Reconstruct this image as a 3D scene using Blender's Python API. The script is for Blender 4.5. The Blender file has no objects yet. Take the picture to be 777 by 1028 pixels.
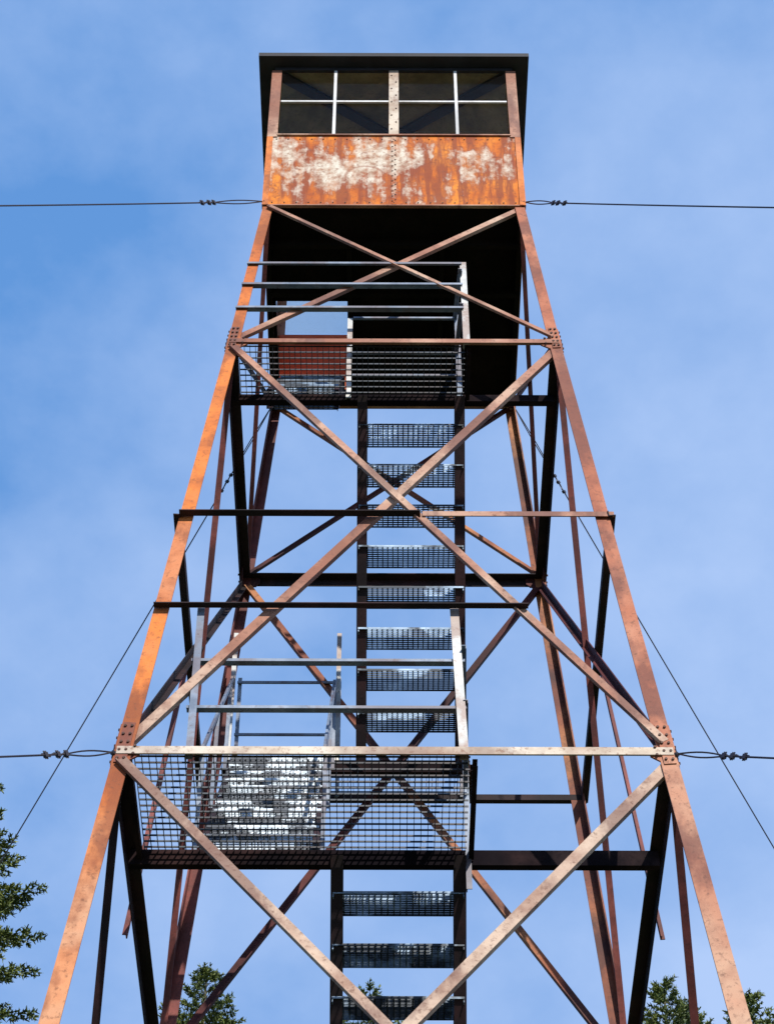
import bpy, math, random, bmesh
from mathutils import Vector as V, Matrix
import mathutils.noise as mn
random.seed(7)
sc = bpy.context.scene
col = sc.collection

# ------------------------------------------------------------------ materials
def new_mat(name):
    m = bpy.data.materials.new(name); m.use_nodes = True
    nt = m.node_tree
    return m, nt, nt.nodes['Principled BSDF']
def noise(nt, vec, scale, detail=6, rough=0.6):
    n = nt.nodes.new('ShaderNodeTexNoise'); n.inputs['Scale'].default_value = scale
    n.inputs['Detail'].default_value = detail; n.inputs['Roughness'].default_value = rough
    nt.links.new(vec, n.inputs['Vector']); return n.outputs['Fac']
def ramp(nt, fac, stops):
    r = nt.nodes.new('ShaderNodeValToRGB'); el = r.color_ramp.elements
    while len(el) < len(stops): el.new(0.5)
    for e, (p, c) in zip(el, stops):
        e.position = p; e.color = (c[0], c[1], c[2], 1) if not isinstance(c, float) else (c, c, c, 1)
    nt.links.new(fac, r.inputs['Fac']); return r.outputs['Color']
def mix(nt, fac, a, b, mode='MIX'):
    m = nt.nodes.new('ShaderNodeMix'); m.data_type = 'RGBA'; m.blend_type = mode
    for s, v in ((m.inputs[0], fac), (m.inputs[6], a), (m.inputs[7], b)):
        if isinstance(v, (int, float)): s.default_value = v
        elif isinstance(v, tuple): s.default_value = (*v, 1)
        else: nt.links.new(v, s)
    return m.outputs[2]
def mth(nt, op, a, bb):
    n = nt.nodes.new('ShaderNodeMath'); n.operation = op
    for s, q in ((n.inputs[0], a), (n.inputs[1], bb)):
        if isinstance(q, (int, float)): s.default_value = q
        else: nt.links.new(q, s)
    return n.outputs[0]
def coord(nt, scale=(1, 1, 1)):
    tc = nt.nodes.new('ShaderNodeTexCoord'); mp = nt.nodes.new('ShaderNodeMapping')
    mp.inputs['Scale'].default_value = scale
    nt.links.new(tc.outputs['Object'], mp.inputs['Vector']); return mp.outputs['Vector']
def sepz(nt):
    tc = nt.nodes.new('ShaderNodeTexCoord'); s = nt.nodes.new('ShaderNodeSeparateXYZ')
    nt.links.new(tc.outputs['Object'], s.inputs[0]); return s.outputs
def bump(nt, b, h, strength=0.3, dist=0.004):
    bp = nt.nodes.new('ShaderNodeBump'); bp.inputs['Strength'].default_value = strength
    bp.inputs['Distance'].default_value = dist
    nt.links.new(h, bp.inputs['Height']); nt.links.new(bp.outputs['Normal'], b.inputs['Normal'])

def rust(name, c1, c2, c3, spot=(0.05, 0.02, 0.012), spot_amt=0.6, big=1.3, rough=0.7, low=None, zr=(13.0, 8.0), stain=0.0, spec=0.5):
    m, nt, b = new_mat(name)
    v = coord(nt)
    f1 = noise(nt, v, big, 4); f2 = noise(nt, v, 30, 6, 0.7); f3 = noise(nt, v, 3.6, 6, 0.62)
    f4 = noise(nt, coord(nt, (1.0, 1.0, .55)), 2.1, 6, .6)
    base = ramp(nt, f1, [(0.36, c1), (0.5, c2), (0.64, c3)])
    if low:
        z = sepz(nt)['Z']
        t = mth(nt, 'DIVIDE', mth(nt, 'SUBTRACT', zr[0], z), zr[0] - zr[1])
        t = mth(nt, 'ADD', t, mth(nt, 'MULTIPLY', mth(nt, 'SUBTRACT', f1, 0.5), 2.2))
        base = mix(nt, ramp(nt, t, [(0.1, 0.0), (0.9, 0.85)]), base, low)
    base = mix(nt, ramp(nt, f3, [(0.46, 0.0), (0.66, 0.65)]), base, tuple(x*0.7 for x in c1))
    base = mix(nt, ramp(nt, f3, [(0.32, 0.3), (0.44, 0.0)]), base, tuple(min(1, x*1.2 + .01) for x in c3))
    if stain:
        base = mix(nt, ramp(nt, f4, [(0.50, 0.0), (0.58, float(stain))]), base, (c1[0]*.42, c1[1]*.42, c1[2]*.6))
    base = mix(nt, ramp(nt, f2, [(0.54, 0.0), (0.66, float(spot_amt)*.8)]), base, spot)
    nt.links.new(base, b.inputs['Base Color'])
    b.inputs['Roughness'].default_value = rough
    b.inputs['Specular IOR Level'].default_value = spec
    bump(nt, b, f2, 0.5, 0.003)
    return m
M_LEG = rust('rust_orange', (0.44, 0.09, 0.012), (0.74, 0.20, 0.02), (0.60, 0.20, 0.07), spot=(0.14, 0.04, 0.012), spot_amt=0.75, low=(0.56, 0.35, 0.22), zr=(10.6, 6.8), big=0.8, stain=.7)
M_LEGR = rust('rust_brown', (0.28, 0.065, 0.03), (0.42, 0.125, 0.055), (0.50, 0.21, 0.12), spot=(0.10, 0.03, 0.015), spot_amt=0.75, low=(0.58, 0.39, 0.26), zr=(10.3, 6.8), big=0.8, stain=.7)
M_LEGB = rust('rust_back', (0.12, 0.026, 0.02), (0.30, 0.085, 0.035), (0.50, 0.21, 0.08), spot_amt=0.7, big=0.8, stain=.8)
M_BRACE = rust('rust_tan', (0.28, 0.10, 0.055), (0.42, 0.20, 0.13), (0.52, 0.34, 0.24), spot=(0.12, 0.04, 0.02), spot_amt=0.85, big=1.0, low=(0.60, 0.46, 0.35), zr=(11.6, 8.8), stain=.7)
M_STRUTL = rust('worn_tan_paint', (0.40, 0.26, 0.18), (0.60, 0.50, 0.39), (0.68, 0.60, 0.51), spot=(0.20, 0.08, 0.04), spot_amt=0.9, big=2.0, stain=.35)
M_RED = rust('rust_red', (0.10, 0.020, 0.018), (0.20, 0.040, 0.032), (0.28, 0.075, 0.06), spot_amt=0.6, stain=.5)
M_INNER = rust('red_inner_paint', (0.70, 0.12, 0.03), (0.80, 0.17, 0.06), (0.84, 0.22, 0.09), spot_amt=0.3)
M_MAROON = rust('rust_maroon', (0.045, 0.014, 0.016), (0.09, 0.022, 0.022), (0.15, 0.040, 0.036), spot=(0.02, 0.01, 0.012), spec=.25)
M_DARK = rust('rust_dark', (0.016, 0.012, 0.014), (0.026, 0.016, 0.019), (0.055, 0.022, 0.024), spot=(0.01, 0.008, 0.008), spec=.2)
M_JOIST = rust('joist_shaded', (0.008, 0.006, 0.009), (0.012, 0.009, 0.011), (0.040, 0.022, 0.022), spot=(0.006, 0.005, 0.006), spec=.05, rough=.95)  # near-black colour stands in for the landing grating's shadow on the joists
M_BLACK = rust('dark_underside', (0.006, 0.005, 0.004), (0.009, 0.007, 0.005), (0.014, 0.009, 0.007), spot=(0.03, 0.012, 0.006), spot_amt=0.4, rough=0.95, spec=.1)  # near-black colour for the cab floor and its joists
def galv(name, c1, c2, rust_shadow_c, amt, metal=0.3, rough=0.5, ps=3.0, det=5, th=(.48, .56)):
    m, nt, b = new_mat(name); v = coord(nt)
    f1 = noise(nt, v, 6, 6); f2 = noise(nt, v, 26, 6, 0.7); f3 = noise(nt, v, ps, det, 0.6)
    base = ramp(nt, f1, [(0.35, c1), (0.65, c2)])
    base = mix(nt, ramp(nt, f3, [(th[0], 0.0), (th[1], float(amt))]), base, rust_shadow_c)  # rust patches on rails, painted shadow patches on treads
    base = mix(nt, ramp(nt, f2, [(0.56, 0.0), (0.68, 0.6)]), base, rust_shadow_c)
    nt.links.new(base, b.inputs['Base Color'])
    b.inputs['Metallic'].default_value = metal; b.inputs['Roughness'].default_value = rough
    bump(nt, b, f2, 0.25, 0.002)
    return m
M_GALV = galv('galvanised_steel', (0.11, 0.15, 0.22), (0.28, 0.33, 0.42), (0.09, 0.05, 0.05), 0.6, metal=.1)
M_GALVL = galv('galvanised_light', (0.38, 0.39, 0.39), (0.60, 0.60, 0.58), (0.20, 0.11, 0.08), 0.65)
M_TREAD = galv('tread_steel_shadow_patches', (0.08, 0.13, 0.20), (0.32, 0.43, 0.57), (0.012, 0.018, 0.028), 0.94, ps=3.8, det=3, th=(.45, .52))  # dark patches paint the shadow of the grating above onto the steel
M_TREADB = galv('tread_sunlit_shadow_patches', (0.40, 0.48, 0.56), (0.68, 0.75, 0.82), (0.02, 0.025, 0.04), 0.94, ps=4.4, det=4, th=(.49, .53))  # paler sunlit copy of the tread steel, cast shadows painted as jagged patches
M_GRATE = galv('floor_grating_steel', (0.022, 0.028, 0.038), (0.06, 0.075, 0.095), (0.03, 0.02, 0.02), 0.7)
M_WIRE = galv('wire_steel', (0.03, 0.03, 0.05), (0.05, 0.05, 0.08), (0.04, 0.03, 0.02), 0.5)
M_BOLT = rust('bolt_rust', (0.05, 0.02, 0.012), (0.08, 0.028, 0.015), (0.11, 0.05, 0.03))

def cabpaint():
    m, nt, b = new_mat('rusted_painted_sheet')
    v = coord(nt); vs = coord(nt, (1.0, 1.0, 0.8)); vst = coord(nt, (8.0, 8.0, 1.0))
    f1 = noise(nt, v, 2.6, 6, .6); f2 = noise(nt, v, 24, 6, .7); fs = noise(nt, vst, 1.6, 5)
    base = ramp(nt, f1, [(0.34, (0.30, 0.050, 0.008)), (0.48, (0.58, 0.14, 0.010)), (0.64, (0.78, 0.25, 0.025))])
    base = mix(nt, ramp(nt, fs, [(0.47, 0.0), (0.59, 0.85)]), base, (0.24, 0.05, 0.018))
    fp = noise(nt, vs, 2.4, 8, 0.6); fd = noise(nt, vs, 12.0, 8, 0.72); fr = noise(nt, vst, 1.5, 6, .62)
    o = sepz(nt)
    zz = mth(nt, 'MULTIPLY', mth(nt, 'ABSOLUTE', mth(nt, 'SUBTRACT', o['Z'], 17.28), 0), -0.20)
    xx = mth(nt, 'MULTIPLY', mth(nt, 'ABSOLUTE', mth(nt, 'ADD', o['X'], 0.25), 0), -0.07)
    s = mth(nt, 'ADD', mth(nt, 'ADD', fp, mth(nt, 'MULTIPLY', mth(nt, 'SUBTRACT', fd, 0.5), 0.36)), mth(nt, 'ADD', zz, xx))
    s = mth(nt, 'ADD', s, mth(nt, 'MULTIPLY', mth(nt, 'SUBTRACT', fr, 0.5), 0.66))
    pm = ramp(nt, s, [(0.385, 0.0), (0.45, 0.5), (0.58, 0.92)])
    rim = ramp(nt, s, [(0.30, 0.0), (0.38, 0.6)])
    base = mix(nt, rim, base, (0.26, 0.065, 0.03))
    pc = ramp(nt, fd, [(0.38, (0.36, 0.22, 0.15)), (0.48, (0.55, 0.44, 0.34)), (.60, (.74, .69, .58))])
    base = mix(nt, pm, base, pc)
    base = mix(nt, ramp(nt, f2, [(0.54, 0.0), (0.65, 0.7)]), base, (0.20, 0.05, 0.018))
    dx = mth(nt, 'SUBTRACT', o['X'], -.24); dz = mth(nt, 'SUBTRACT', o['Z'], 17.06)
    r = mth(nt, 'SQRT', mth(nt, 'ADD', mth(nt, 'MULTIPLY', dx, dx), mth(nt, 'MULTIPLY', dz, dz)), 0)
    ring = mth(nt, 'SUBTRACT', 1.0, mth(nt, 'MULTIPLY', mth(nt, 'ABSOLUTE', mth(nt, 'SUBTRACT', r, .165), 0), 50.0))
    ring = mth(nt, 'MULTIPLY', mth(nt, 'MAXIMUM', ring, 0.0), mth(nt, 'MULTIPLY', fd, 1.1))
    base = mix(nt, ring, base, (0.26, 0.07, 0.03))
    nt.links.new(base, b.inputs['Base Color']); b.inputs['Roughness'].default_value = 0.7
    b.inputs['Specular IOR Level'].default_value = .25
    bump(nt, b, s, 0.5, 0.008)
    return m
M_CAB = cabpaint()
M_WHITE = rust('muntin_paint', (0.55, 0.55, 0.55), (0.72, 0.72, 0.72), (0.78, 0.78, 0.79), spot=(0.3, 0.2, 0.14), spot_amt=0.5)
M_ROOF = rust('roof_dark', (0.010, 0.011, 0.016), (0.015, 0.017, 0.024), (0.025, 0.023, 0.028), spot=(0.02, 0.012, 0.01))
M_CEIL = rust('ceiling_olive', (0.15, 0.14, 0.06), (0.24, 0.22, 0.10), (0.30, 0.27, 0.14), big=3)
def glass(name, haze, refl):
    m, nt, b = new_mat(name)
    nt.nodes.remove(b)
    out = nt.nodes['Material Output']
    tr = nt.nodes.new('ShaderNodeBsdfTransparent'); tr.inputs[0].default_value = (0.97, 0.98, 0.97, 1)
    gl = nt.nodes.new('ShaderNodeBsdfGlossy'); gl.inputs['Roughness'].default_value = 0.05
    df = nt.nodes.new('ShaderNodeBsdfTranslucent'); df.inputs[0].default_value = (0.98, 0.96, 0.93, 1)
    a = nt.nodes.new('ShaderNodeMixShader'); a.inputs[0].default_value = refl
    c = nt.nodes.new('ShaderNodeMixShader')
    f = noise(nt, coord(nt), 7, 6); r = ramp(nt, f, [(0.4, haze*.8), (0.7, haze)])
    nt.links.new(tr.outputs[0], a.inputs[1]); nt.links.new(gl.outputs[0], a.inputs[2])
    nt.links.new(r, c.inputs[0]); nt.links.new(a.outputs[0], c.inputs[1]); nt.links.new(df.outputs[0], c.inputs[2])
    nt.links.new(c.outputs[0], out.inputs[0]); return m
M_GLASS = glass('window_glass', 0.01, .012)
M_GLASSB = glass('hazed_glass', 0.15, .01)  # white haze put in to imitate overexposed sky behind the back panes
M_CONC = rust('concrete', (0.25, 0.24, 0.22), (0.32, 0.31, 0.29), (0.38, 0.37, 0.35), spot=(0.15, 0.14, 0.12))

# ------------------------------------------------------------------ mesh builder
class MB:
    def __init__(s): s.v = []; s.f = []; s.m = []
    def prism(s, secA, secB, mi=0):
        n = len(secA); o = len(s.v)
        s.v += [tuple(p) for p in secA] + [tuple(p) for p in secB]
        for i in range(n):
            j = (i + 1) % n; s.f.append((o + i, o + j, o + n + j, o + n + i)); s.m.append(mi)
        s.f.append(tuple(o + i for i in reversed(range(n)))); s.m.append(mi)
        s.f.append(tuple(o + n + i for i in range(n))); s.m.append(mi)
    def bar(s, p0, p1, n, w, h, mi=0):
        p0 = V(p0); p1 = V(p1); d = (p1 - p0).normalized(); n = V(n); n = (n - d * n.dot(d)).normalized(); u = d.cross(n)
        q = [(-w/2, -h/2), (w/2, -h/2), (w/2, h/2), (-w/2, h/2)]
        s.prism([p0 + u*a + n*b for a, b in q], [p1 + u*a + n*b for a, b in q], mi)
    def box(s, x0, x1, y0, y1, z0, z1, mi=0):
        s.prism([(x0, y0, z0), (x1, y0, z0), (x1, y1, z0), (x0, y1, z0)], [(x0, y0, z1), (x1, y0, z1), (x1, y1, z1), (x0, y1, z1)], mi)
    def angle(s, p0, p1, n, w, t=0.008, us=1, ns=-1, off=0.0, w2=None, mi=0):
        p0 = V(p0); p1 = V(p1); d = (p1 - p0).normalized(); n = V(n); n = (n - d * n.dot(d)).normalized(); u = d.cross(n) * us
        w2 = w2 or w
        q = [(-w/2, 0), (w/2, 0), (w/2, t), (-w/2 + t, t), (-w/2 + t, w2), (-w/2, w2)]
        s.prism([p0 + u*a + n*(b*ns + off) for a, b in q], [p1 + u*a + n*(b*ns + off) for a, b in q], mi)
    def channel(s, p0, p1, n, h, fl, t=0.007, ns=1, mi=0):
        p0 = V(p0); p1 = V(p1); d = (p1 - p0).normalized(); n = V(n); n = (n - d * n.dot(d)).normalized(); u = d.cross(n)
        q = [(-h/2, 0), (h/2, 0), (h/2, fl), (h/2 - t, fl), (h/2 - t, t), (-h/2 + t, t), (-h/2 + t, fl), (-h/2, fl)]
        s.prism([p0 + u*a + n*(b*ns) for a, b in q], [p1 + u*a + n*(b*ns) for a, b in q], mi)
    def tube(s, pts, r, k=6, mi=0):
        pts = [V(p) for p in pts]; o = len(s.v)
        for i, p in enumerate(pts):
            d = (pts[min(i+1, len(pts)-1)] - pts[max(i-1, 0)]).normalized()
            a = V((0, 0, 1)) if abs(d.z) < 0.9 else V((1, 0, 0))
            u = d.cross(a).normalized(); w = d.cross(u)
            rr = r[i] if isinstance(r, (list, tuple)) else r
            for j in range(k):
                t = 2*math.pi*j/k; s.v.append(tuple(p + (u*math.cos(t) + w*math.sin(t))*rr))
        for i in range(len(pts)-1):
            for j in range(k):
                jj = (j+1) % k
                s.f.append((o+i*k+j, o+i*k+jj, o+(i+1)*k+jj, o+(i+1)*k+j)); s.m.append(mi)
        s.f.append(tuple(o + j for j in reversed(range(k)))); s.m.append(mi)
        s.f.append(tuple(o + (len(pts)-1)*k + j for j in range(k))); s.m.append(mi)
    def obj(s, name, mats, parent=None, label=None):
        me = bpy.data.meshes.new(name); me.from_pydata(s.v, [], s.f)
        for m in (mats if isinstance(mats, list) else [mats]): me.materials.append(m)
        me.polygons.foreach_set('material_index', s.m); me.update()
        bm = bmesh.new(); bm.from_mesh(me); bmesh.ops.recalc_face_normals(bm, faces=bm.faces); bm.to_mesh(me); bm.free()
        o = bpy.data.objects.new(name, me); col.objects.link(o)
        if parent: o.parent = parent
        if label: o['label'] = label
        return o
def bar_obj(name, mat, parent, *a, kind='angle', **k):
    b = MB(); getattr(b, kind)(*a, **k); return b.obj(name, mat, parent)

# ------------------------------------------------------------------ tower frame
ZB, ZC, ZD = 14.59, 10.16, 5.45
LV = [(16.70, 1.065), (ZB, 1.238), (ZC, 1.632), (ZD, 2.06), (0.25, 2.53)]
MID = [12.44, 8.0, 2.85]
def hw(z):
    for (z0, h0), (z1, h1) in zip(LV, LV[1:]):
        if z >= z1 or z1 == 0.25:
            return h0 + (h1 - h0) * (z0 - z) / (z0 - z1)
K = 0.09
tower = bpy.data.objects.new('fire_lookout_tower', None); col.objects.link(tower)
tower['label'] = 'tall rusty steel fire lookout tower with small square cab on top'
tower['category'] = 'lookout tower'
FACES = {'front': (V((1, 0, 0)), V((0, -1, 0))), 'right': (V((0, 1, 0)), V((1, 0, 0))),
         'back': (V((-1, 0, 0)), V((0, 1, 0))), 'left': (V((0, -1, 0)), V((-1, 0, 0)))}
def fp(f, s, z, inset=0.0):
    e, o = FACES[f]; h = hw(z)
    return e * (s * (h - inset)) + o * h + V((0, 0, z))
def fn(f): return (FACES[f][1] + V((0, 0, K))).normalized()

def leg(sx, sy):
    b = MB(); zs = [16.62, ZB, ZC, ZD, 0.22]; ws = [0.08, 0.085, 0.10, 0.115, 0.13]; t = 0.011
    secs = []
    for z, w in zip(zs, ws):
        h = hw(z)
        q = [(0, 0), (w, 0), (w, t), (t, t), (t, w), (0, w)]
        secs.append([(sx*(h - a), sy*(h - c), z) for a, c in q])
    for A, B in zip(secs, secs[1:]): b.prism(A, B)
    return b.obj('leg', (M_LEG if sx < 0 else M_LEGR) if sy < 0 else (M_LEGB if sx > 0 else M_RED), tower)  # rear legs: their shadow is put into the darker colours
for sx in (-1, 1):
    for sy in (-1, 1):
        leg(sx, sy)
        b = MB(); x = sx*2.50; y = sy*2.50
        q0 = [(x-.32, y-.32, -.3), (x+.32, y-.32, -.3), (x+.32, y+.32, -.3), (x-.32, y+.32, -.3)]
        q1 = [(x-.24, y-.24, .23), (x+.24, y-.24, .23), (x+.24, y+.24, .23), (x-.24, y+.24, .23)]
        b.prism(q0, q1); b.obj('footing', M_CONC, tower)

def cross(f, zt, zb, w, matA, matB, g=0.045):
    n = fn(f)
    if f == 'front':
        bar_obj('cross_brace', matA, tower, fp(f, -1, zt - g, .05), fp(f, 1, zb + g, .05), n, w, us=-1, ns=1, off=0.003, w2=w*.45)
        bar_obj('cross_brace', matB, tower, fp(f, 1, zt - g, .05), fp(f, -1, zb + g, .05), n, w, us=1, ns=-1, off=-0.013, w2=w*.6)
    else:
        bar_obj('cross_brace', matA, tower, fp(f, -1, zt - g, .06), fp(f, 1, zb + g, .06), n, w, us=-1, ns=-1, off=-0.013, w2=w*.7)
        bar_obj('cross_brace', matB, tower, fp(f, 1, zt - g, .06), fp(f, -1, zb + g, .06), n, w, us=1, ns=-1, off=-0.023, w2=w*.7)
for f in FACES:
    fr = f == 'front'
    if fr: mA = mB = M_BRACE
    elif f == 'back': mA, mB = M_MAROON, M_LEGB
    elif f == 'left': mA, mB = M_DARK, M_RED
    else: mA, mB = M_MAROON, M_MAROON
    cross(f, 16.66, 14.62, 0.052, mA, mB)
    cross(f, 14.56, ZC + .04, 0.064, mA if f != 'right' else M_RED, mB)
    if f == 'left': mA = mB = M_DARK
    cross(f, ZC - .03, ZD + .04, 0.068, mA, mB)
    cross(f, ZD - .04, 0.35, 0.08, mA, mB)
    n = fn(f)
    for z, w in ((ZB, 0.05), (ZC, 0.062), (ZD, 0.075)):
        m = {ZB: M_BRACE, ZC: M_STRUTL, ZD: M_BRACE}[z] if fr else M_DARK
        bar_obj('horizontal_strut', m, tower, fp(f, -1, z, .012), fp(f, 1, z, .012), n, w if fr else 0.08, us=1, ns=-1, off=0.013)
    for z in MID:
        if fr:
            bar_obj('horizontal_strut', M_DARK, tower, fp(f, -1, z, 0), fp(f, .12, z, 0), n, 0.05, us=-1, ns=1, off=0.014)
            bar_obj('horizontal_strut', M_BRACE, tower, fp(f, .13, z, 0), fp(f, 1, z, -.03), n, 0.05, us=1, ns=-1, off=0.022, w2=.03)
        else:
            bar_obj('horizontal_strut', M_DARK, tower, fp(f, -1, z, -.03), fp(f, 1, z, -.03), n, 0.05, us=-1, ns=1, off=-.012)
    if f in ('left', 'right'):
        for zt_, zb_ in ((MID[0], ZC), (MID[1], ZD)):
            bar_obj('hanger', M_RED, tower, fp(f, 0, zt_ + .04) + n*.01, fp(f, 0, zb_ - .10) + n*.02, n, .042, us=1, ns=1, off=.016, w2=.03)

def bolt(b, p, n, r=0.009, h=0.012, mi=0):
    p = V(p); n = V(n).normalized(); b.tube([p, p + n*h], r, 6, mi)
for sx in (-1, 1):
    for sy in (-1, 1):
        for z in (ZB, ZC, ZD):
            b = MB(); big = 1 if z < 14 else .8
            for f in FACES:
                e, o = FACES[f]; c = V((sx, sy, 0))
                if c.dot(o) < 0.5: continue
                s = 1 if c.dot(e) > 0 else -1
                n = fn(f)
                wl = .08*big
                p0 = fp(f, s, z + .24*big, .046*big); p1 = fp(f, s, z - .10*big, .048*big)
                b.bar(p0 + n*.005, p1 + n*.005, n, wl*.9, .006, 0)
                for k in range(5):
                    q = p0.lerp(p1, (k + .5)/5)
                    for dx in (-.02*big, .02*big): bolt(b, q + e*dx + n*.006, n, mi=1)
                g = [fp(f, s, z + .07, .075), fp(f, s, z + .02, .15), fp(f, s, z - .03, .15), fp(f, s, z - .09, .075)]
                b.prism([q - n*.0125 for q in g], [q - n*.0005 for q in g], 0)
                for dz in (.03, -.035): bolt(b, fp(f, s, z + dz, .115) + n*.01, n, mi=1)
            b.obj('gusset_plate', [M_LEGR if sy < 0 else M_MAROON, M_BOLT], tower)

# ------------------------------------------------------------------ landings
YJ = -.725
def grating(name, x0, x1, y0, y1, z, parent, sx=0.042, sy=0.055, dp=0.018):
    b = MB()
    x = x0
    while x <= x1 + 1e-6:
        b.box(x - .0018, x + .0018, y0, y1, z - dp, z); x += sx
    y = y0 + .005
    while y <= y1 + 1e-6:
        b.box(x0, x1, y - .0028, y + .0028, z - dp*.7, z - .001); y += sy
    return b.obj(name, M_GRATE, parent)
def landing(z, front, x0, x1):
    h = hw(z); b = MB()
    ya, yb = (-h + .03, YJ) if front else (1.02, h - .03)
    yj = yb if front else ya
    xa, xb = (-h + .02, h - .02) if front else (x0 - .02, x1 + .02)
    hj = .075 if z > 14 else .115
    b.channel((xa, yj, z + .012 - hj/2), (xb, yj, z + .012 - hj/2), (0, 1, 0), hj, 0.05, ns=1)
    b.channel((x1 + .012, ya + .02, z - .04), (x1 + .012, yb - .01 if front else yb, z - .04), (1, 0, 0), 0.06, 0.03)
    b.channel((x0 - .012, ya + .02, z - .04), (x0 - .012, yb - .01 if front else yb, z - .04), (1, 0, 0), 0.06, 0.03, ns=-1)
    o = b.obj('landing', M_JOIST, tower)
    grating('floor_grating', x0, x1, ya + .01, yb - .004, z + .008, o)
    return o
LB = landing(ZB, True, -1.16, .53)
LC = landing(ZC, True, -1.52, .44)
LD = landing(ZD, True, -1.75, .46)
LM = {z: landing(z, False, -1.22, .55) for z in MID}

def rail(parent, p0, p1, mat=None, w=0.028, us=1, ns=-1, n=(0, -1, 0), name='rail', w2=.05):
    bar_obj(name, mat or M_GALV, parent, p0, p1, n, w, t=.006, us=us, ns=ns, w2=w2)
def post(parent, x, ya, za, yb, zb, w=.05, us=1, mat=None, w2=None, xb=None):
    bar_obj('railing_post', mat or M_GALV, parent, (x, ya, za), (x if xb is None else xb, yb, zb), (0, -1, 0), w, t=.006, us=us, ns=-1, w2=w2)
z = ZB
for dz in (0.46, 0.80, 1.11):
    h = hw(z + dz)
    rail(LB, (-h - .005, -h - .022, z + dz), (.53, -h - .022, z + dz), w=0.022, w2=.03 if dz > 1 else .055)
h0 = hw(z); h1 = hw(z + 1.14)
post(LB, .54, -h0, z - .02, -h1 - .01, z + 1.14, mat=M_GALVL)
post(LB, .50, YJ - .02, z - .10, YJ - .02, z + 1.0, w=.04)
post(LB, -.345, YJ - .02, z - .05, YJ - .02, z + .95, w=.04, mat=M_GALVL)
for dz in (.22, .5, .95):
    rail(LB, (-.32, YJ - .03, z + dz), (.48, YJ - .03, z + dz), w=.018, w2=.03)
for dz in (.5, .95):
    b = MB(); b.angle((.53, -h0 + .02, z + dz), (.50, YJ - .02, z + dz), (1, 0, 0), .032, t=.005, us=1, ns=-1); b.obj('rail', M_GALV, LB)
z = ZC
zt = z + 1.32; ht = hw(zt)
bar_obj('rail', M_DARK, LC, (-ht - .0, -ht - .016, zt), (.84, -ht - .016, zt), (0, -1, 0), .045, us=-1, ns=1)
for dz in (.43, .86):
    yy = -hw(z) + .04 + K*dz
    rail(LC, (-1.25, yy, z + dz), (.43, yy, z + dz), w=.022, w2=.06)
post(LC, -1.20, -hw(z) + .03, z - .03, -ht + .012, zt + .03, w=.045, xb=-1.22)
post(LC, .405, -hw(z) + .03, z - .03, -ht + .012, zt + .03, w=.055, us=-1, mat=M_GALVL, xb=.375)
post(LC, .45, YJ - .02, z - .30, YJ - .02, z + 1.0, w=.035)
for dz in (.46, .92):
    b = MB(); b.angle((.44, -hw(z) + .06, z + dz), (.46, YJ - .04, z + dz), (1, 0, 0), .03, t=.005, us=1, ns=-1); b.obj('rail', M_GALV, LC)
z = ZD
for x in (-1.6, .46): post(LD, x, -hw(z) + .05, z - .03, -hw(z) + .12, z + 1.1)
for dz in (.55, 1.08): rail(LD, (-1.62, -hw(z) + .04 + K*dz, z + dz), (.48, -hw(z) + .04 + K*dz, z + dz))
for z in MID:
    h = hw(z) - .05
    for x in (-1.20, -.42, .52):
        post(LM[z], x, h, z - .03, h - .08, z + 1.12, w=.03)
    for dz in (.55, 1.06):
        rail(LM[z], (-1.22, h - K*dz, z + dz), (-.42, h - K*dz, z + dz), w=.024, w2=.03)
    for x in (-1.23, -.42):
        post(LM[z], x, 1.02, z - .03, 1.02, z + 1.34, w=.035, us=-1, mat=M_GALVL)

# ------------------------------------------------------------------ staircases
def staircase(x0, x1, top, bot, n=9, rails=False, stw=0.075, sm=None, tm=None):
    b = MB(); P = lambda x, q: V((x, q[0], q[1]))
    t0 = (top[0], top[1] - .03); b0 = bot
    b.channel(P(x0, t0), P(x0, b0), (1, 0, 0), 0.15, stw, ns=1)
    b.channel(P(x1, t0), P(x1, b0), (1, 0, 0), 0.15, stw, ns=-1)
    o = b.obj('staircase', sm or M_DARK, tower)
    xa, xb = x0 + .012, x1 - .012
    for k in range(1, n):
        y = top[0] + (bot[0] - top[0]) * k / n; z = top[1] + (bot[1] - top[1]) * k / n
        t = MB(); dd = .11; m = 11
        for i in range(m):
            yy = y - dd + 2*dd*i/(m - 1)
            t.box(xa, xb, yy - .0015, yy + .0015, z - (.014 if 0 < i < m-1 else .018), z, 0)
        xx = xa + .03
        while xx < xb - .01:
            t.box(xx - .004, xx + .004, y - dd + .003, y + dd - .003, z - .011, z - .001, 0); xx += .038
        for xx in (xa + .004, xb - .004): t.box(xx - .003, xx + .003, y - dd + .003, y + dd - .003, z - .04, z - .002, 0)
        t.obj('tread', tm or M_TREAD, o)
    if rails:
        for x in (x0 - .03, x1 + .03):
            r = MB(); off = V((0, 0, .85))
            r.angle(P(x, top) + off, P(x, bot) + off, (1, 0, 0), .03, t=.005)
            for q in (.06, .5, .94):
                p = P(x, top).lerp(P(x, bot), q)
                r.angle(p + V((0, 0, -.05)), p + off, (1, 0, 0), .026, t=.005)
            r.obj('handrail', M_GALV, o)
    return o
staircase(-.275, .535, (-.73, ZB), (1.02, 12.43), 9)
staircase(-1.19, -.46, (1.02, 12.44), (-.69, ZC), 12, rails=True, stw=.04, tm=M_TREADB)
staircase(-.385, .435, (-.73, ZC), (1.04, 8.0), 9)
staircase(-1.19, -.46, (1.02, 8.0), (-.69, ZD), 12, rails=True, stw=.04, tm=M_TREADB)
staircase(-.385, .435, (-.73, ZD), (1.05, 2.85), 12)
staircase(-1.19, -.46, (1.02, 2.85), (-.75, .05), 12, rails=True, stw=.04)
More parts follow.
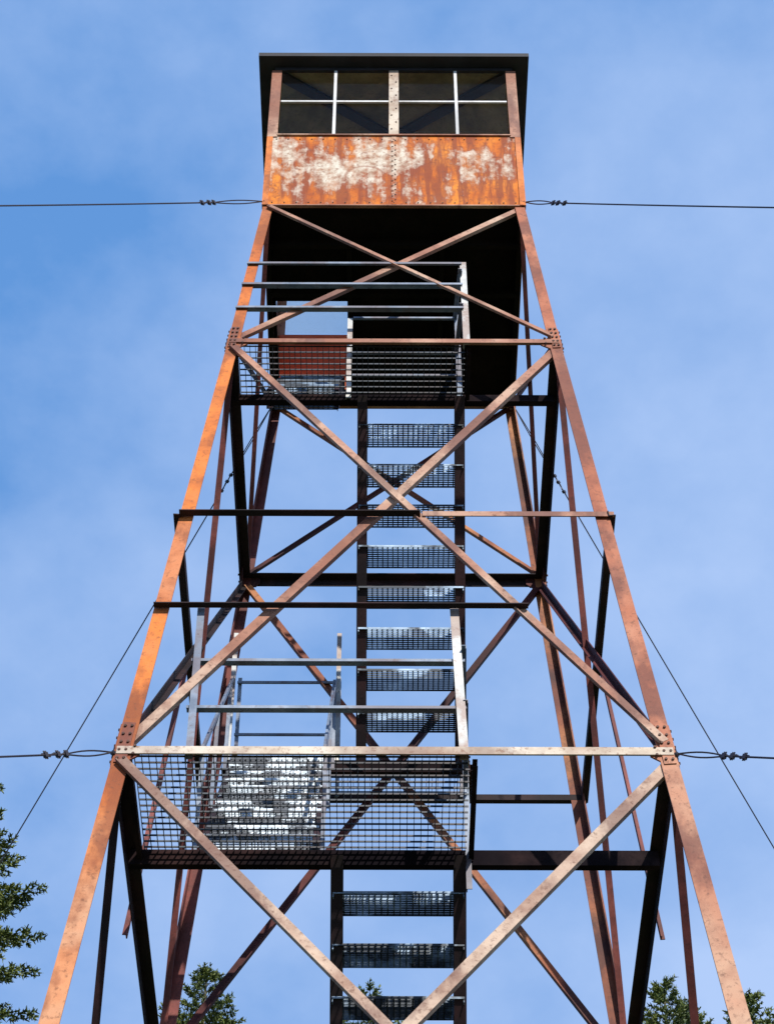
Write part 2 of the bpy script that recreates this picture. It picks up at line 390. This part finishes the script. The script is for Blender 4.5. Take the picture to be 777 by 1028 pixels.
staircase(-.97, -.42, (.82, 16.68), (-.68, ZB + .01), 9, stw=.04)

# ------------------------------------------------------------------ cab
ZF = 16.70; S = 1.072
b = MB()
hx0, hx1, hy0, hy1 = -1.0, -.39, -.07, .92
for (a, c, d, e) in ((-1.06, hx0, -1.06, 1.06), (hx1, 1.06, -1.06, 1.06), (hx0, hx1, -1.06, hy0), (hx0, hx1, hy1, 1.06)):
    b.box(a, c, d, e, ZF - .02, ZF + .02, 0)
for y in (-.70, -.20, .35, .95):
    segs = ((-1.05, 1.05),) if y != .35 else ((-.37, 1.05),)
    for a, c in segs: b.box(a, c, y - .02, y + .02, ZF - .12, ZF - .021, 0)
for x in (-.37, .4): b.box(x - .02, x + .02, -.66, .925, ZF - .10, ZF - .0215, 0)
for x in (-1.045, 1.045): b.box(x - .02, x + .02, -1.0, 1.0, ZF - .11, ZF - .022, 0)
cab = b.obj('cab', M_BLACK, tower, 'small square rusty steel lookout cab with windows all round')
ZS = 17.69; ZT = 18.76
def cabside(f):
    e, o = FACES[f]; up = V((0, 0, 1))
    def P(s, z, d=0): return e*s + o*(S + d) + up*z
    b = MB()
    for a, c in ((-1.07, -.002), (.002, 1.07)):
        g = [P(a, ZF - .05), P(c, ZF - .05), P(c, ZS), P(a, ZS)]
        b.prism(g, [q - o*.006 for q in g], 0)
    g = [P(-1.04, ZF + .025, -.008), P(1.04, ZF + .025, -.008), P(1.04, ZS, -.008), P(-1.04, ZS, -.008)]
    b.prism(g, [q - o*.003 for q in g], 3)
    g = [P(-.022, ZF - .04, .003), P(.022, ZF - .04, .003), P(.022, ZS - .01, .003), P(-.022, ZS - .01, .003)]
    b.prism(g, [q - o*.0025 for q in g], 0)
    zz = ZF
    while zz < ZS - .03:
        bolt(b, P(-.012, zz, .003), o, .006, .006, 1); bolt(b, P(.012, zz + .02, .003), o, .006, .006, 1); zz += .075
    xx = -1.0
    while xx <= 1.01:
        bolt(b, P(xx, ZF - .02, 0), o, .006, .006, 1); bolt(b, P(xx, ZS - .05, 0), o, .006, .006, 1); xx += .1
    b.bar(P(-1.0, ZS + .008, .006), P(1.0, ZS + .008, .006), o, .014, .022, 2)
    b.bar(P(-1.07, ZF - .056, -.01), P(1.07, ZF - .056, -.01), o, .011, .03, 2)
    b.obj('wall', [M_CAB, M_BOLT, M_BRACE, M_INNER], cab)
    b = MB()
    b.bar(P(0, ZS + .016, .002), P(0, ZT - .001, .002), o, .085, .02, 0)
    for k in range(9): bolt(b, P(-.02 + .04*(k % 2), ZS + .1 + k*.11, .012), o, .007, .006, 1)
    b.obj('window_post', [M_STRUTL, M_BOLT], cab)
    b = MB()
    b.bar(P(-1.055, ZT + .022, .0), P(1.055, ZT + .022, .0), o, .044, .03, 0); b.obj('header', M_ROOF, cab)
    for a, c, sh in ((-.985, -.045, 0), (.045, .985, .03)):
        b = MB(); mx = (a + c)/2 + (sh if f == 'front' else 0); mz = (ZS + ZT)/2 + .02
        g = [P(a, ZS + .018, -.012), P(c, ZS + .018, -.012), P(c, ZT, -.012), P(a, ZT, -.012)]
        b.prism(g, [q - o*.003 for q in g], 1)
        if f == 'back':
            b.bar(P(a, ZT - .014, .001), P(c, ZT - .014, .001), o, .026, .018, 0)
        else:
            b.bar(P(mx, ZS + .018, 0), P(mx, ZT - .002, 0), o, .026, .02, 0)
            b.bar(P(a, mz, .001), P(mx - .0145, mz, .001), o, .022, .018, 0)
            b.bar(P(mx + .0145, mz, .001), P(c, mz, .001), o, .022, .018, 0)
        b.obj('window', [M_WHITE, M_GLASSB if f == 'back' else M_GLASS], cab)
for f in FACES: cabside(f)
for sx in (-1, 1):
    for sy in (-1, 1):
        b = MB(); w = .088; t = .008; h = S + .010
        q = [(0, 0), (w, 0), (w, t), (t, t), (t, w), (0, w)]
        b.prism([(sx*(h-a), sy*(h-c), ZS - .02) for a, c in q], [(sx*(h-a), sy*(h-c), ZT - .001) for a, c in q])
        b.obj('corner_post', M_BRACE, cab)
        b = MB(); w = .05
        q = [(0, 0), (w, 0), (w, t), (t, t), (t, w), (0, w)]
        b.prism([(sx*(h-a), sy*(h-c), ZF - .06) for a, c in q], [(sx*(h-a), sy*(h-c), ZS - .021) for a, c in q])
        b.obj('corner_strip', M_LEG, cab)
b = MB(); E = 1.20
ze = ZT + .05
o_ = [(-E, -E, ze + .055), (E, -E, ze + .055), (E, E, ze + .055), (-E, E, ze + .055)]
i_ = [(-E, -E, ze), (E, -E, ze), (E, E, ze), (-E, E, ze)]
F1 = 1.05
j_ = [(-F1, -F1, ze + .004), (F1, -F1, ze + .004), (F1, F1, ze + .004), (-F1, F1, ze + .004)]
b.v = o_ + i_ + j_ + [(0, 0, ze + .72), (0, 0, ze + .60)]
for k in range(4):
    q = (k + 1) % 4
    b.f += [(k, q, 12), (4+q, 4+k, k, q), (4+k, 4+q, 8+q, 8+k), (8+k, 8+q, 13)]
    b.m += [0, 0, 0, 1]
for sx in (-1, 1):
    for sy in (-1, 1):
        b.bar((sx*1.03, sy*1.03, ze - .01), (sx*.03, sy*.03, ze + .56), (0, 0, 1), .09, .07, 0)
for k in range(4):
    a = math.pi/2*k
    b.bar((math.cos(a)*1.03, math.sin(a)*1.03, ze), (math.cos(a)*.03, math.sin(a)*.03, ze + .57), (0, 0, 1), .045, .04, 0)
b.tube([(0, 0, ze + .68), (0, 0, ze + .95)], [.06, .03], 10, 0)
b.obj('roof', [M_ROOF, M_CEIL], cab, 'dark low pyramid roof with short eaves')

# ------------------------------------------------------------------ guy wires
def guy(sx, sy, z, anchor, cl, label):
    h = hw(z) + .01
    p0 = V((sx*h, sy*h, z)); p1 = V(anchor); d = (p1 - p0).normalized(); L = (p1 - p0).length
    b = MB(); n = 40
    pt = lambda t: p0.lerp(p1, t) + V((0, 0, -.28*4*t*(1 - t)))
    c0 = cl / L
    b.tube([pt(c0 + (1 - c0)*i/n) for i in range(n + 1)], .006, 6)
    side = V((0, 0, 1)) - d*d.z; side.normalize()
    for s in (-1, 1):
        b.tube([pt(c0*i/8) + side*(s*.017*math.sin(math.pi*i/8)) for i in range(9)], .005, 6)
    b.tube([pt((cl + .02*i)/L) + side*(.012*math.cos(i*1.5)) for i in range(10)], .005, 5)
    b.tube([p0, p0 + V((-sx*.03, -sy*.03, .0))], .016, 8)
    w = b.obj('guy_wire', M_WIRE, None, label); w['category'] = 'guy wire'; w['group'] = 'guy wires bracing the tower'
    for q in (cl - .01, cl + .055, cl + .15):
        c = MB(); p = pt(q/L)
        c.bar(p - d*.012, p + d*.012, side, .022, .03, 0)
        c.tube([p - side*.024 + d*.007, p + side*.026 + d*.007], .005, 6); c.tube([p - side*.024 - d*.007, p + side*.026 - d*.007], .005, 6)
        c.obj('wire_clamp', M_WIRE, w)
    a = MB(); a.tube([p1 - V((0, 0, .4)), p1 + V((0, 0, .08))], [.2, .16], 12); a.obj('ground_anchor', M_CONC, w)
for sx in (-1, 1):
    guy(sx, -1, 16.69, (sx*12.6, -12.55, .1), .72 if sx < 0 else .42, 'taut steel guy wire from tower top to ground anchor')
    guy(sx, -1, ZC - .02, (sx*13.0, -13.2, .1), .38, 'taut steel guy wire from tower leg to ground anchor')
    guy(sx, 1, 16.66, (sx*12.6, 12.6, .1), .70, 'taut steel guy wire from tower top to ground anchor')
    guy(sx, 1, ZC - .02, (sx*13.0, 13.2, .1), .50, 'taut steel guy wire from tower leg to ground anchor')

# ------------------------------------------------------------------ conifers
def leafmat():
    m, nt, b = new_mat('needles'); v = coord(nt)
    f1 = noise(nt, v, 3.5, 4); f2 = noise(nt, v, 25, 3)
    base = ramp(nt, f1, [(0.35, (0.035, 0.07, 0.02)), (0.65, (0.13, 0.17, 0.03))])
    base = mix(nt, ramp(nt, f2, [(0.45, 0.0), (0.7, 0.7)]), base, (0.22, 0.24, 0.04))
    nt.links.new(base, b.inputs['Base Color']); b.inputs['Roughness'].default_value = 0.6
    return m
M_NEEDLE = leafmat()
M_BARK = rust('bark', (0.06, 0.045, 0.035), (0.10, 0.08, 0.06), (0.15, 0.12, 0.10), spot=(0.03, 0.02, 0.02))
def conifer_meshes(seed, H=16.0, slope=0.40, el0=.75, fine_h=2.6, cap=2.0):
    rng = random.Random(seed)
    tb = MB(); pts = []; rad = []
    for i in range(14):
        t = i/13; pts.append((.06*math.sin(t*5 + seed)*(1 - t), .06*math.cos(t*4)*(1 - t), -.3 + (H + .3)*t)); rad.append(.19*(1 - t) + .008)
    tb.tube(pts, rad, 9)
    vs = []; fs = []
    def blade(p, d, l, w):
        a = V((rng.uniform(-1, 1), rng.uniform(-1, 1), rng.uniform(-1, 1)))
        s = d.cross(a)
        if s.length < 1e-3: return
        s = s.normalized()*w; o = len(vs)
        vs.extend([tuple(p - s), tuple(p + s), tuple(p + d*l + s*.3), tuple(p + d*l - s*.3)]); fs.append((o, o+1, o+2, o+3))
    def twig(p, d, L, fine):
        step = .026 if fine else .11
        k = max(2, int(L/step))
        for i in range(k):
            q = p + d*(L*i/k)
            for _ in range(6 if fine else 3):
                r = V((rng.gauss(0, 1), rng.gauss(0, 1), rng.gauss(0, .8) + .25)).normalized()
                dd = (d*.9 + r).normalized()
                blade(q, dd, (.042 if fine else .13)*rng.uniform(.7, 1.3), .0095 if fine else .026)
    z = H - .02
    twig(V((0, 0, H - .45)), V((0, 0, 1)), .50, True)
    while z > 2.2:
        top = H - z; fine = top < fine_h
        Lm = min(.10 + top*slope, cap)
        nb = rng.randint(7, 9)
        a0 = rng.uniform(0, 6.28)
        for i in range(nb):
            a = a0 + 6.283*i/nb + rng.uniform(-.3, .3); L = Lm*rng.uniform(.7, 1.1)
            el = max(-.25, el0 - top*.28) + rng.uniform(-.12, .12)
            p = V((0, 0, z + rng.uniform(-.05, .05))); seg = max(3, int(L/(.075 if fine else .26)))
            d = V((math.cos(a)*math.cos(el), math.sin(a)*math.cos(el), math.sin(el)))
            bp = [p.copy()]
            for s in range(seg):
                q = s/seg
                d2 = (d + V((0, 0, .35*q*q - .15*q))).normalized()
                p = p + d2*(L/seg); bp.append(p.copy())
                if q > .1:
                    side = d2.cross(V((0, 0, 1))).normalized()
                    for sg in (-1, 1):
                        tl = L*.40*(1 - q*.8)*rng.uniform(.6, 1.15)
                        td = (d2*.85 + side*sg*.7 + V((0, 0, rng.uniform(-.25, .10)))).normalized()
                        twig(p, td, max(tl, .05), fine)
            twig(p, d, .10 if fine else .25, fine)
            tb.tube(bp, [max(.018*L*(1 - j/len(bp)), .003) for j in range(len(bp))], 4)
        z -= rng.uniform(.12, .16) if fine else rng.uniform(.3, .42)
    me = bpy.data.meshes.new('crown'); me.from_pydata(vs, [], fs); me.materials.append(M_NEEDLE)
    return tb, me
variants = []
for sd, sl, fh, cp in ((3, .50, 1.8, 2.0), (11, .40, 2.0, 2.0), (23, .46, 3.6, 1.05)):
    tb, cm = conifer_meshes(sd, slope=sl, fine_h=fh, cap=cp)
    variants.append((tb.obj('trunk', M_BARK), cm))
first = [True]*3
for (vi, x, y, top, rot) in ((0, -1.93, 7.8, 15.42, .4), (1, -.26, 12.8, 18.75, 1.0), (1, 3.00, 8.8, 16.0, 2.0), (1, 4.3, 10.8, 17.3, 3.1), (2, -4.72, 6.8, 17.75, 4.0), (1, 3.85, 12.5, 18.3, 5.0)):
    e = bpy.data.objects.new('fir_tree', None); col.objects.link(e)
    e['label'] = 'tall green fir tree with pointed top standing behind tower'; e['category'] = 'tree'; e['group'] = 'fir trees around the tower'
    t, cm = variants[vi]
    if first[vi]: tt = t; first[vi] = False
    else: tt = t.copy(); col.objects.link(tt)
    tt.parent = e
    c = bpy.data.objects.new('crown', cm); col.objects.link(c); c.parent = e
    e.location = (x, y, 0); e.rotation_euler = (0, 0, rot); s = top/16.0; e.scale = (s, s, s)

# ------------------------------------------------------------------ ground
b = MB(); N = 40; R = 400
def gz(x, y):
    r = math.hypot(x, y); k = min(1, max(0, (r - 16)/60))
    return k*6*mn.noise(V((x*.012, y*.012, 3)))
for i in range(N + 1):
    for j in range(N + 1):
        u = (i/N*2 - 1); w = (j/N*2 - 1); x = R*u*abs(u); y = R*w*abs(w)
        b.v.append((x, y, gz(x, y)))
for i in range(N):
    for j in range(N):
        o = i*(N+1) + j; b.f.append((o, o+N+1, o+N+2, o+1)); b.m.append(0)
m, nt, bs = new_mat('grass_and_rock'); v = coord(nt)
f1 = noise(nt, v, .5, 8); f2 = noise(nt, v, 12, 8)
base = ramp(nt, f1, [(.4, (.05, .075, .02)), (.55, (.10, .10, .04)), (.68, (.22, .20, .17))])
base = mix(nt, ramp(nt, f2, [(.4, 0.0), (.7, .5)]), base, (.03, .04, .015))
nt.links.new(base, bs.inputs['Base Color']); bs.inputs['Roughness'].default_value = .9; bump(nt, bs, f2, .6, .05)
g = b.obj('ground', m); g['kind'] = 'structure'; g['label'] = 'grassy rocky summit ground around the tower'

# ------------------------------------------------------------------ light
SE, SR = 36, 160
w = bpy.data.worlds.new('World'); sc.world = w; w.use_nodes = True
nt = w.node_tree; bg = nt.nodes['Background']
sky = nt.nodes.new('ShaderNodeTexSky'); sky.sky_type = 'NISHITA'; sky.sun_disc = False
sky.sun_elevation = math.radians(SE); sky.sun_rotation = math.radians(SR); sky.altitude = 0
tc = nt.nodes.new('ShaderNodeTexCoord'); mp = nt.nodes.new('ShaderNodeMapping'); mp.inputs['Scale'].default_value = (1.0, 1.0, 1.4)
mp.inputs['Location'].default_value = (.35, .1, .2)
nt.links.new(tc.outputs['Generated'], mp.inputs['Vector'])
f = noise(nt, mp.outputs['Vector'], 5.5, 9, .54)
sp = nt.nodes.new('ShaderNodeSeparateXYZ'); nt.links.new(tc.outputs['Generated'], sp.inputs[0])
f = mth(nt, 'ADD', mth(nt, 'MULTIPLY', mth(nt, 'SUBTRACT', f, .5), 1.35), .50)
f = mth(nt, 'ADD', f, mth(nt, 'MULTIPLY', sp.outputs['X'], .75))
f = mth(nt, 'ADD', f, mth(nt, 'MULTIPLY', mth(nt, 'SUBTRACT', .745, sp.outputs['Z']), .55))
base = mix(nt, 0.78, sky.outputs[0], (.95, 2.6, 6.0))
hz = ramp(nt, f, [(0.26, 0.0), (0.50, 0.45), (0.84, 0.98)])
c = mix(nt, hz, base, (3.25, 4.45, 6.9))
nt.links.new(c, bg.inputs['Color']); bg.inputs['Strength'].default_value = 0.14
sl = bpy.data.lights.new('sun', 'SUN'); sl.energy = 5.0; sl.angle = math.radians(.5); sl.color = (1, .94, .84)
so = bpy.data.objects.new('sun', sl); col.objects.link(so)
r = math.radians(SR); e = math.radians(SE)
sd = V((math.sin(r)*math.cos(e), math.cos(r)*math.cos(e), math.sin(e)))
so.rotation_euler = sd.to_track_quat('Z', 'Y').to_euler()
so.location = (0, -20, 30)

cam = bpy.data.cameras.new('camera'); co = bpy.data.objects.new('camera', cam); col.objects.link(co)
cam.sensor_fit = 'HORIZONTAL'; cam.sensor_width = 36; cam.lens = 36*2200/777; cam.clip_end = 2000
co.matrix_world = Matrix.Translation((-.05, -11.19, 1.6)) @ Matrix.Rotation(math.radians(90 + 48.1), 4, 'X') @ Matrix.Rotation(math.radians(.15), 4, 'Z')
sc.camera = co
sc.view_settings.view_transform = 'Standard'; sc.view_settings.look = 'None'; sc.view_settings.exposure = 0
